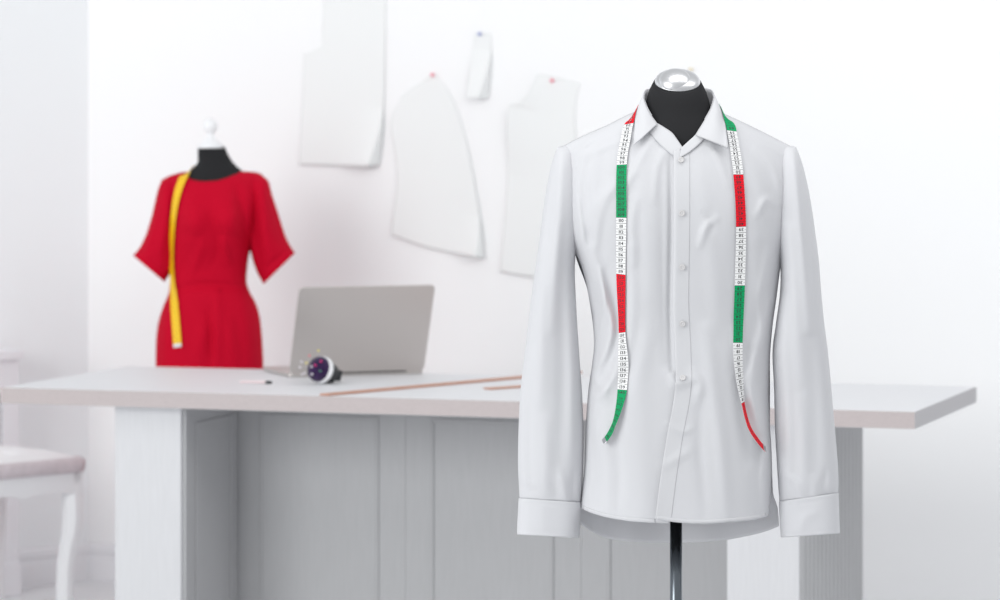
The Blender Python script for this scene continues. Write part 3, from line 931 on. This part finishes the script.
strip('collar_stand', [(681.0, 148), (688, 141.5), (695.4, 134.6), (703, 125), (708, 116)], [(679.5, 158), (690, 151.5), (701, 142), (710, 131), (716, 122)], 0.0065, flip=True)
# inner back part of the stand, seen beside the neck
nb = 80
Fi = res(Fo[1:-1], nb)
rows = []
for k in range(6):
    v_ = k / 5
    q = Fi.copy()
    q[:, 0] = 678 + (q[:, 0] - 678) * (0.985 - 0.01 * v_)
    q[:, 1] += 0.6 + 17 * v_
    q[:, 2] = q[:, 2] * 0.97
    rows.append(to_world(q[:, 0], q[:, 1], Y0 + q[:, 2]))
mesh_obj('collar_band', np.concatenate(rows), grid_faces(6, nb), M['cloth'], shirt, smooth=True, solid=0.0012)

# buttons ---------------------------------------------------------------
def surf_normals(g, q):
    e = 0.8
    x, y = q[:, 0], q[:, 1]
    P4 = g.pt(np.concatenate([x + e, x - e, x, x]), np.concatenate([y, y, y + e, y - e])).reshape(4, -1, 3)
    n_ = np.cross(P4[2] - P4[3], P4[0] - P4[1])
    n_ /= np.linalg.norm(n_, axis=1)[:, None]
    return np.where(n_[:, 1:2] > 0, -n_, n_)
def surf_normal(g, px, py):
    return Vector(surf_normals(g, np.array([[px, py]], float))[0])
for (bx, by) in ((681, 160), (682, 213.3), (682.3, 267.3), (682.5, 323.8), (682.8, 378)):
    d_ = float(G.depth(bx, by) + lap_over(np.array(bx), np.array(by))) - 0.0022
    c = Vector(to_world(np.array(bx), np.array(by), np.array(Y0 + d_)))
    nv = surf_normal(G, bx, by)
    b = MB().lathe([(0.0005, 0.0014), (0.0030, 0.0014), (0.0040, 0.0020), (0.0054, 0.0021), (0.0058, 0.0012), (0.0054, 0.0), (0.0005, 0.0)][::-1], c + nv * 0.0006, nv, n=24, caps=False)
    bo = b.build('button', M['button'], shirt, smooth=True)
    t_ = MB()
    xd = nv.cross(UP).normalized()
    zd = xd.cross(nv).normalized()
    for s_ in (-1, 1):
        t_.tube([c + nv * 0.0022 + xd * 0.0012 * s_ - zd * 0.0012, c + nv * 0.0026, c + nv * 0.0022 - xd * 0.0012 * s_ + zd * 0.0012], 0.0003, 6)
    to = t_.build('thread', M['thread'])
    to.parent = bo
# buttonholes
for by in (213.3, 267.3, 323.8):
    pass

# ------------------------------------------------------------------ the black dress form inside the shirt
form = thing('dress_form', 'black tailor dress form with silver neck cap on a steel pole inside the shirt', 'dress form', (0.345, Y0, 0))
def ring_loft(levels, n=64):
    """levels: (cx_px, cy_px, rx_px, ry_m, tilt_m)  centre Y0"""
    V = []
    for cx, cy, rx, ry, ti, yc in levels:
        for k in range(n):
            t = 2 * PI * k / n
            X, Y, Z = P(cx + rx * math.cos(t), cy, YF)
            V.append((X, YF + yc + ry * math.sin(t), Z + ti * math.sin(t)))
    L_ = len(levels)
    f = grid_faces(L_, n, close=True, flip=True)
    f.append(tuple(range(n)))
    f.append(tuple((L_ - 1) * n + k for k in range(n))[::-1])
    return V, f
YF = Y0
levels = [(677.5, 82, 21.5, .0430, .0215, .0), (677.5, 82.2, 23.2, .0450, .0215, .0), (677.5, 84, 24.6, .0475, .020, .0), (677.5, 91, 28.4, .0530, .016, .0), (677.8, 100, 31.2, .0570, .010, .001),
          (678, 110, 33.0, .0595, .004, .001), (678, 120, 38, .0640, 0, .0), (678, 132, 56, .072, 0, 0), (678, 146, 84, .080, 0, 0), (678, 165, 100, .090, 0, 0), (678, 200, 98, .098, 0, 0), (679, 260, 90, .092, 0, 0),
          (680, 320, 82, .080, 0, 0), (679, 380, 81, .082, 0, 0), (678, 440, 84, .088, 0, 0), (677, 490, 80, .086, 0, 0), (677, 505, 70, .075, 0, 0)]
V, f = ring_loft(levels)
mesh_obj('torso', V, f, M['black'], form, smooth=True)
# neck cap: tilted dome with a raised wing nut ridge
cx, cy = P(677.5, 82, Y0)[0], 0
tz = math.atan2(0.0215, 0.0450)
cax = Vector((0, -math.sin(tz), math.cos(tz)))
cc = Vector((cx, Y0, P(677.5, 82, Y0)[2])) + cax * 0.0005
dome = [(0.0438, -0.002), (0.0438, 0.001)] + [(0.0432 * math.cos(t), 0.001 + 0.0185 * math.sin(t)) for t in np.linspace(0.05, PI / 2 - 0.03, 18)]
MB().lathe(dome, cc, cax, n=64).build('neck_cap', M['chrome'], form, smooth=True)
# overlapping rounded boss on the front of the cap
ax2 = Vector((-0.10, -0.62, 0.80)).normalized()
boss = [(0.031 * math.sin(t), 0.031 * (math.cos(t)) * 0.62) for t in np.linspace(PI / 2, 0.03, 20)]
MB().lathe(boss, cc + Vector((-0.006, -0.0135, 0.0015)), ax2, n=48).build('cap_boss', M['chrome'], form, smooth=True)
px_pole = (676 - 500) / F_PX * Y0
MB().lathe([(0.0118, 0.06), (0.0118, 0.75)], (px_pole, Y0, 0), n=40).build('pole', M['pole'], form, smooth=True)
MB().lathe([(0.17, 0), (0.17, 0.012), (0.155, 0.02), (0.05, 0.035), (0.02, 0.06), (0.014, 0.075)], (px_pole, Y0, 0), n=64).build('base', M['iron'], form, smooth=True)

# ================================================================== tape measures
txt_cache = {}
def digit(ch):
    if ch in txt_cache: return txt_cache[ch]
    cu = bpy.data.curves.new('digit', 'FONT')
    cu.body = ch
    cu.resolution_u = 2
    cu.offset = 0.022
    cu.size = 1
    ob = bpy.data.objects.new('digit', cu)
    C.objects.link(ob)
    bpy.context.view_layer.update()
    me = bpy.data.meshes.new_from_object(ob.evaluated_get(bpy.context.evaluated_depsgraph_get()))
    v = np.array([x.co[:] for x in me.vertices])
    f = [tuple(p.vertices) for p in me.polygons]
    adv = v[:, 0].max() - v[:, 0].min() + 0.10
    v[:, 0] -= v[:, 0].min()
    bpy.data.objects.remove(ob)
    bpy.data.meshes.remove(me)
    bpy.data.curves.remove(cu)
    txt_cache[ch] = (v, f, adv)
    return txt_cache[ch]

def make_tape(cen, nor, wid, colour_of, numbers, root, mats, anchors, digit_h=0.0058, flip_text=None, marks=True):
    """cen: (n,3) centre line, nor: (n,3) normals, wid: half width; colour_of(cm) -> slot"""
    n = len(cen)
    T_ = np.gradient(cen, axis=0)
    T_ /= np.linalg.norm(T_, axis=1)[:, None]
    nor = nor - (nor * T_).sum(1)[:, None] * T_
    nor /= np.linalg.norm(nor, axis=1)[:, None]
    Wd = np.cross(T_, nor)
    s = np.concatenate([[0], np.cumsum(np.linalg.norm(np.diff(cen, axis=0), axis=1))])
    a_s, a_c = np.array(anchors[0]), np.array(anchors[1])
    cm = np.interp(s, a_s, a_c)
    s_of = lambda c__: float(np.interp(-c__, -a_c, a_s))
    th = 0.0005
    V = []
    for i in range(n):
        for a_, b_ in ((-1, 0), (1, 0), (1, 1), (-1, 1)):
            V.append(cen[i] + Wd[i] * wid * a_ + nor[i] * th * b_)
    f, mi = [], []
    for i in range(n - 1):
        c_ = colour_of((cm[i] + cm[i + 1]) / 2)
        for k in range(4):
            f.append((i * 4 + k, i * 4 + (k + 1) % 4, (i + 1) * 4 + (k + 1) % 4, (i + 1) * 4 + k))
            mi.append(0 if (k == 0 and len(mats) > 1) else c_)
    f += [(3, 2, 1, 0), tuple((n - 1) * 4 + k for k in range(4))]
    mi += [mi[1], mi[-1]]
    mesh_obj('tape_band', V, f, mats, root, mi=mi)
    def at(sv, x, z):
        i_ = min(max(int(np.searchsorted(s, sv)) - 1, 0), n - 2)
        t_ = (sv - s[i_]) / (s[i_ + 1] - s[i_])
        return (cen[i_] + Wd[i_] * x + nor[i_] * z) * (1 - t_) + (cen[i_ + 1] + Wd[i_ + 1] * x + nor[i_ + 1] * z) * t_
    mk = MB()
    if marks:
        c0, c1 = math.ceil(cm.min()), math.floor(cm.max())
        for c_ in range(c0, c1 + 1):
            sv = s_of(c_)
            if not (0.0005 < sv < s[-1] - 0.0005): continue
            hw = 0.00035
            q = [at(sv - hw, -wid, th + 0.00012), at(sv + hw, -wid, th + 0.00012), at(sv + hw, wid * (1 if c_ % 5 == 0 else 0.98), th + 0.00012), at(sv - hw, wid * 0.98, th + 0.00012)]
            mk.add(q, [(0, 1, 2, 3)])
            # half centimetre ticks at both edges
            for e in (-1, 1):
                sv2 = s_of(c_ - 0.5)
                if sv2 > s[-1]: continue
                q = [at(sv2 - 0.0002, e * wid, th + 0.00012), at(sv2 + 0.0002, e * wid, th + 0.00012), at(sv2 + 0.0002, e * (wid - 0.003), th + 0.00012), at(sv2 - 0.0002, e * (wid - 0.003), th + 0.00012)]
                mk.add(q, [(0, 1, 2, 3) if e < 0 else (3, 2, 1, 0)])
        # edge lines
        mk.build('graduation_marks', M['ink'], root)
    if numbers:
        nb_ = MB()
        for c_ in range(max(1, math.ceil(cm.min())), math.floor(cm.max()) + 1):
            sv = s_of(c_ + 0.5)
            if c_ >= cm.max() - 0.5: continue
            if not (0.002 < sv < s[-1] - 0.002): continue
            st_ = str(c_)
            parts = [digit(ch) for ch in st_]
            tot = sum(p[2] for p in parts) - 0.10
            k = digit_h / 0.70
            if tot * k > wid * 1.55: kx = wid * 1.55 / tot
            else: kx = k * 1.15 if tot * k * 1.15 < wid * 1.55 else k
            x = -tot * kx / 2
            for v, ff, adv in parts:
                vv = [at(sv - flip_text * ((p[1] - 0.35) * k), -flip_text * (x + p[0] * kx), th + 0.00014) for p in v]
                nb_.add(vv, ff)
                x += adv * kx
        nb_.build('numbers', M['ink'], root)
    return cen, nor, Wd, T_

def surf_path(g, pts, n, lift=0.0016):
    q = crom(pts, n)
    W_ = g.pt(q[:, 0], q[:, 1])
    N_ = surf_normals(g, q)
    # soften the normals so the band stays smooth over creases
    for _ in range(12):
        N_[1:-1] = (N_[:-2] + 2 * N_[1:-1] + N_[2:]) / 4
    return W_ + N_ * lift, N_

def smooth_arr(a_, k):
    a_ = a_.copy()
    for _ in range(k):
        a_[1:-1] = (a_[:-2] + 2 * a_[1:-1] + a_[2:]) / 4
    return a_
# path from the left hanging end (150 cm) over the neck to the right hanging end (0 cm)
left = [(606.5, 441), (612, 432.5), (618, 419), (621.5, 404), (623.2, 388), (623.8, 350), (623.3, 320), (621.9, 275), (621.7, 217), (622.3, 165), (626, 140), (630.0, 122)]
right = [(729.8, 126), (734, 148), (737.6, 174), (740.4, 227), (739.3, 285), (737, 343), (738.3, 374), (741.5, 401), (748, 426), (757, 441), (766, 452)]
lc, ln = surf_path(G, left, 150, 0.0035)
rc_, rn = surf_path(G, right, 150, 0.0035)
mid_px = [(634.0, 113.5, -0.022), (637.5, 107.5, 0.002), (643, 104.5, 0.035), (656, 102, 0.064), (678, 101.5, 0.076), (701, 102, 0.064), (714, 104.5, 0.035), (720.5, 108, 0.002), (725.0, 116, -0.030)]
mid = np.array([P(a_, b_, Y0 + c_) for a_, b_, c_ in mid_px])
cen = np.vstack([lc[::3], mid, rc_[::3]])
ctr = np.array([P(678, 130, Y0)]).repeat(len(mid), 0)
mn = mid - ctr
mn /= np.linalg.norm(mn, axis=1)[:, None]
nor = np.vstack([ln[::3], mn, rn[::3]])
q6 = crom(np.hstack([cen, nor * 0.02]), 520)
cen, nor = smooth_arr(q6[:, :3], 3), smooth_arr(q6[:, 3:], 20)
nor /= np.linalg.norm(nor, axis=1)[:, None]
# twist towards both free ends
sarc = np.concatenate([[0], np.cumsum(np.linalg.norm(np.diff(cen, axis=0), axis=1))])
tot = sarc[-1]
T_ = np.gradient(cen, axis=0)
T_ /= np.linalg.norm(T_, axis=1)[:, None]
for i in range(len(cen)):
    e = (sarc[i] - (tot - 0.225)) / 0.225
    ang = 0
    if e > 0:
        k_ = min(1, e * 3)
        nor[i] = nor[i] * (1 - k_) + np.array([0.0, -1.0, 0.0]) * k_
        nor[i] /= np.linalg.norm(nor[i])
        ang = -math.radians(72) * min(1, e * 1.8)
        lift = 0.006 * abs(math.sin(ang))
        cen[i] += nor[i] * lift * 0.9
    e2 = (0.10 - sarc[i]) / 0.10
    if e2 > 0:
        ang = -math.radians(48) * min(1, e2 * 1.6)
        cen[i] += nor[i] * 0.008 * math.sin(-ang)
    if ang:
        nor[i] = (Matrix.Rotation(ang, 3, Vector(T_[i])) @ Vector(nor[i]))[:]
tape = thing('tape_measure', 'red, white and green striped tape measure draped round the shirt collar', 'tape measure', (0.34, Y0 - 0.1, 0.9))
def col3(cm_):
    k = int(max(0, min(149.9, cm_)) // 10)
    return [1, 0, 2, 0, 1, 0, 2, 0, 1, 0, 2, 0, 1, 0, 2][k]
cmp_ = tot / 149.6
print('TAPE length', tot)
# where the colour changes fall along the band
zc = cen[:, 2]; yy_ = HOR + (CAM_Z - zc) * F_PX / cen[:, 1]
half = int(np.argmin(yy_))
def arc_at(y, left):
    idx = range(0, half) if left else range(half, len(cen))
    k_ = min(idx, key=lambda i_: abs(yy_[i_] - y))
    return float(sarc[k_])
anch = ([0.0, arc_at(390, 1), arc_at(333, 1), arc_at(274, 1), arc_at(217, 1), arc_at(164.5, 1), arc_at(124, 1), arc_at(130.5, 0), arc_at(174, 0), arc_at(227, 0), arc_at(285, 0), arc_at(343, 0), arc_at(402, 0), float(tot)],
        [149.6, 140, 130, 120, 110, 100, 90, 60, 50, 40, 30, 20, 10, 0.3])
make_tape(cen, nor, 0.0100, col3, True, tape, [M['tape_white'], M['tape_red'], M['tape_green']], anch, flip_text=-1)
# metal end clips
for idx, sg in ((0, 1), (-1, -1)):
    c = Vector(cen[idx]); t = Vector(T_[idx]) * sg; n_ = Vector(nor[idx]); w_ = t.cross(n_)
    MB().frame_box(c - t * 0.003 - w_ * 0.0105 - n_ * 0.0006, t * 0.008, w_ * 0.021, n_ * 0.0018).build('end_clip', M['chrome'], tape, bevel=0.0003)

# ================================================================== red dress on its form
YD = 10.18
dL = [(140, 162), (170, 162), (182, 161), (200, 164), (240, 168), (277, 170), (290, 169.2), (307, 163), (325, 157.8), (343, 155.9), (364, 155.6), (420, 157), (540, 162)]
dR = [(140, 264), (170, 263), (190, 262), (220, 257), (250, 250), (268, 247.3), (281, 246.5), (290, 249), (305, 256.5), (318, 260), (343, 262.4), (365, 263.3), (420, 262), (540, 256)]
dS = [(150, 186), (158, 183), (163, 179), (173, 174.5), (186, 171), (200, 169), (228, 168.5), (241, 170), (255, 172), (263, 175), (270, 181), (280, 190)]
dD = [(150, .08), (190, .100), (218, .122), (245, .108), (275, .086), (305, .098), (345, .110), (400, .112), (540, .112)]
dfolds = [([(192, 205), (194, 222), (192, 236)], 13, 0.016), ([(228, 208), (230, 224), (228, 236)], 13, 0.016), ([(237, 190), (243, 215), (246, 245)], 5, -0.010), ([(211, 215), (219, 240), (215, 262)], 5, -0.005),
          ([(222, 240), (226, 250), (230, 262)], 3, 0.006), ([(205, 240), (196, 262), (190, 276)], 5, 0.004), ([(217, 292), (218, 320), (216, 362)], 5, 0.005), ([(205, 325), (200, 345), (199, 364)], 7, 0.006), ([(208, 312), (211, 330), (212, 362)], 4, -0.006),
          ([(228, 318), (231, 340), (236, 364)], 6, 0.005), ([(240, 300), (248, 330), (250, 364)], 6, 0.003), ([(170, 300), (166, 330), (166, 364)], 5, 0.004), ([(180, 250), (176, 266), (174, 280)], 4, 0.004),
          ([(168, 290), (205, 285), (248, 288)], 4, -0.006)]
dfolds = [(p_, w_, a_ * 1.5) for p_, w_, a_ in dfolds]
GD = Garment(YD, dL, dR, dS, dD, 34.0, dfolds, expo=2.4)
dress = thing('red_dress', 'bright red short sleeved dress on the white knobbed dress form', 'dress', (-0.84, YD, 0.55))
dtop = Curve1([(150, 186), (158, 183), (163, 179), (173, 174.5), (184, 172), (187, 175.5), (192, 179.6), (203, 181.2), (214, 180.8), (224, 178.6), (234, 174.5), (240, 171.2), (255, 172), (263, 175), (270, 181), (280, 190)])
dbot = Curve1([(100, 530), (300, 530)])
xsD = lambda py, u: GD.L(py) + (GD.R(py) - GD.L(py)) * (0.5 - 0.5 * np.cos(u * PI)) 
V, _, _ = panel_grid(GD, xsD, dtop, dbot, 120, 200)
mesh_obj('dress_front', V.reshape(-1, 3), grid_faces(200, 120, flip=True), M['red'], dress, smooth=True, solid=0.0012)
dbt = Curve1([(150, 186), (158, 183), (163, 179), (173, 174.5), (184, 172), (200, 171), (228, 170.5), (240, 171.2), (255, 172), (263, 175), (270, 181), (280, 190)])
V, _, _ = panel_grid(GD, xsD, dbt, dbot, 80, 100, sign=-1)
mesh_obj('dress_back', V.reshape(-1, 3), grid_faces(100, 80), M['red'], dress, smooth=True, solid=0.0012)
dsl = [(166, 177.5, 176, 174, .012), (160.5, 183, 180, 184, .045), (156.5, 195, 181, 202, .062), (152.5, 213, 181, 224, .068), (146.5, 233, 178, 248, .068), (140, 247, 173, 268, .064), (133, 255.5, 164.5, 282, .060)]
dsr = [(258, 173, 246, 174, .012), (268, 180.5, 244, 184, .045), (272, 194, 244, 203, .062), (278.5, 214, 246, 226, .068), (285.5, 236, 250, 250, .068), (291, 247, 256, 270, .064), (295, 253, 263.5, 284, .060)]
sleeve(dsl, [([(168, 190), (166, 220), (160, 250)], 5, 0.010), ([(174, 200), (172, 230), (168, 262)], 4, -0.010), ([(156, 215), (150, 240), (146, 256)], 4, 0.006), ([(138, 249), (150, 262), (168, 276)], 2, -0.004)], 'sleeve', dress, YD, M['red'], rows=80, solid=0.0012)
sleeve(dsr, [([(262, 185), (264, 220), (270, 255)], 6, 0.012), ([(252, 195), (254, 230), (260, 265)], 4, -0.010), ([(274, 205), (278, 230), (284, 248)], 4, -0.006), ([(290, 247), (276, 260), (258, 276)], 2, -0.004)], 'sleeve', dress, YD, M['red'], rows=80, solid=0.0012)
# small round fastening at the waist
c = Vector(GD.pt(219, 290, 0.001)); nv = surf_normal(GD, 219, 290)
MB().lathe([(0.0055, 0), (0.006, 0.001), (0.004, 0.003), (0.001, 0.0032)], c, nv, n=20).build('waist_button', M['red'], dress, smooth=True)

dform = thing('dress_form', 'dark dress form with a white ball knob on its neck wearing the red dress', 'dress form', (-0.84, YD, 0))
YF = YD
levels = [(211.4, 147.0, 12.6, .036, .006, 0), (211.4, 147.2, 13.5, .039, .006, 0), (213.0, 154.5, 15.2, .043, .002, 0), (215.2, 161.5, 17.2, .047, 0, 0), (216.0, 166.5, 21, .052, 0, 0), (216, 171, 26.5, .058, 0, 0), (215, 178, 36, .066, 0, 0),
          (213, 190, 44, .078, 0, 0), (212, 215, 42, .096, 0, 0), (210, 245, 38, .085, 0, 0), (208, 280, 35, .070, 0, 0), (209, 310, 43, .08, 0, 0), (209, 345, 49, .092, 0, 0), (209, 385, 49, .092, 0, 0), (209, 400, 40, .08, 0, 0)]
V, f = ring_loft(levels)
mesh_obj('torso', V, f, M['black'], dform, smooth=True)
kx, _, kz = P(210.5, 147.5, YD)
sD = YD / F_PX
MB().lathe([(0.0375, -0.002), (0.036, 0.004), (0.028, 0.014), (0.015, 0.024), (0.0095, 0.034), (0.009, 0.040)] + [(0.0215 * math.sin(a_), 0.062 - 0.0225 * math.cos(a_)) for a_ in np.linspace(0.5, PI - 0.05, 16)], (kx, YD, kz), (-0.01, 0, 1), n=40).build('knob', M['white_gloss'], dform, smooth=True)
pxp = P(209, 400, YD)[0]
MB().lathe([(0.016, 0.05), (0.016, 0.64)], (pxp, YD, 0), n=24).build('pole', M['white_gloss'], dform, smooth=True)
MB().lathe([(0.17, 0), (0.17, 0.015), (0.15, 0.025), (0.03, 0.04), (0.02, 0.06)], (pxp, YD, 0), n=48).build('base', M['white_gloss'], dform, smooth=True)

# yellow tape over the dress shoulder
yl = [(178.5, 345), (177, 325), (175.3, 300), (173.6, 270), (173.3, 245), (175, 218), (178.5, 195), (183, 181), (187, 174.5)]
yc, yn = surf_path(GD, yl, 60, 0.006)
bk = np.array([P(190, 171, YD + 0.005), P(197, 168.5, YD + 0.045), P(213, 168, YD + 0.064), P(229, 167.5, YD + 0.05), P(240, 169, YD + 0.01)])
end_s = [(243, 176), (250, 192)]
bn = bk - np.array(P(214, 185, YD)); bn /= np.linalg.norm(bn, axis=1)[:, None]
cen = np.vstack([yc[::2], bk[:4]]); nor = np.vstack([yn[::2], bn[:4]])
q6 = crom(np.hstack([cen, nor * 0.02]), 200)
cen, nor = smooth_arr(q6[:, :3], 8), smooth_arr(q6[:, 3:], 20)
ytape = thing('tape_measure', 'yellow tape measure hanging down the front of the red dress', 'tape measure', (-0.94, YD - 0.1, 0.8))
ytot = np.linalg.norm(np.diff(cen, axis=0), axis=1).sum()
make_tape(cen, nor, 0.0125, lambda c_: 0, True, ytape, [M['yellow']], ([0, 1.5], [150, 0]), digit_h=0.0040, flip_text=-1, marks=False)
c = Vector(cen[0]); t = Vector(cen[3] - cen[0]).normalized(); n_ = Vector(nor[0]).normalized(); w_ = t.cross(n_)
MB().frame_box(c - t * 0.006 - w_ * 0.0128 - n_ * 0.001, t * 0.010, w_ * 0.0256, n_ * 0.003).build('end_clip', M['chrome'], ytape, bevel=0.0004)
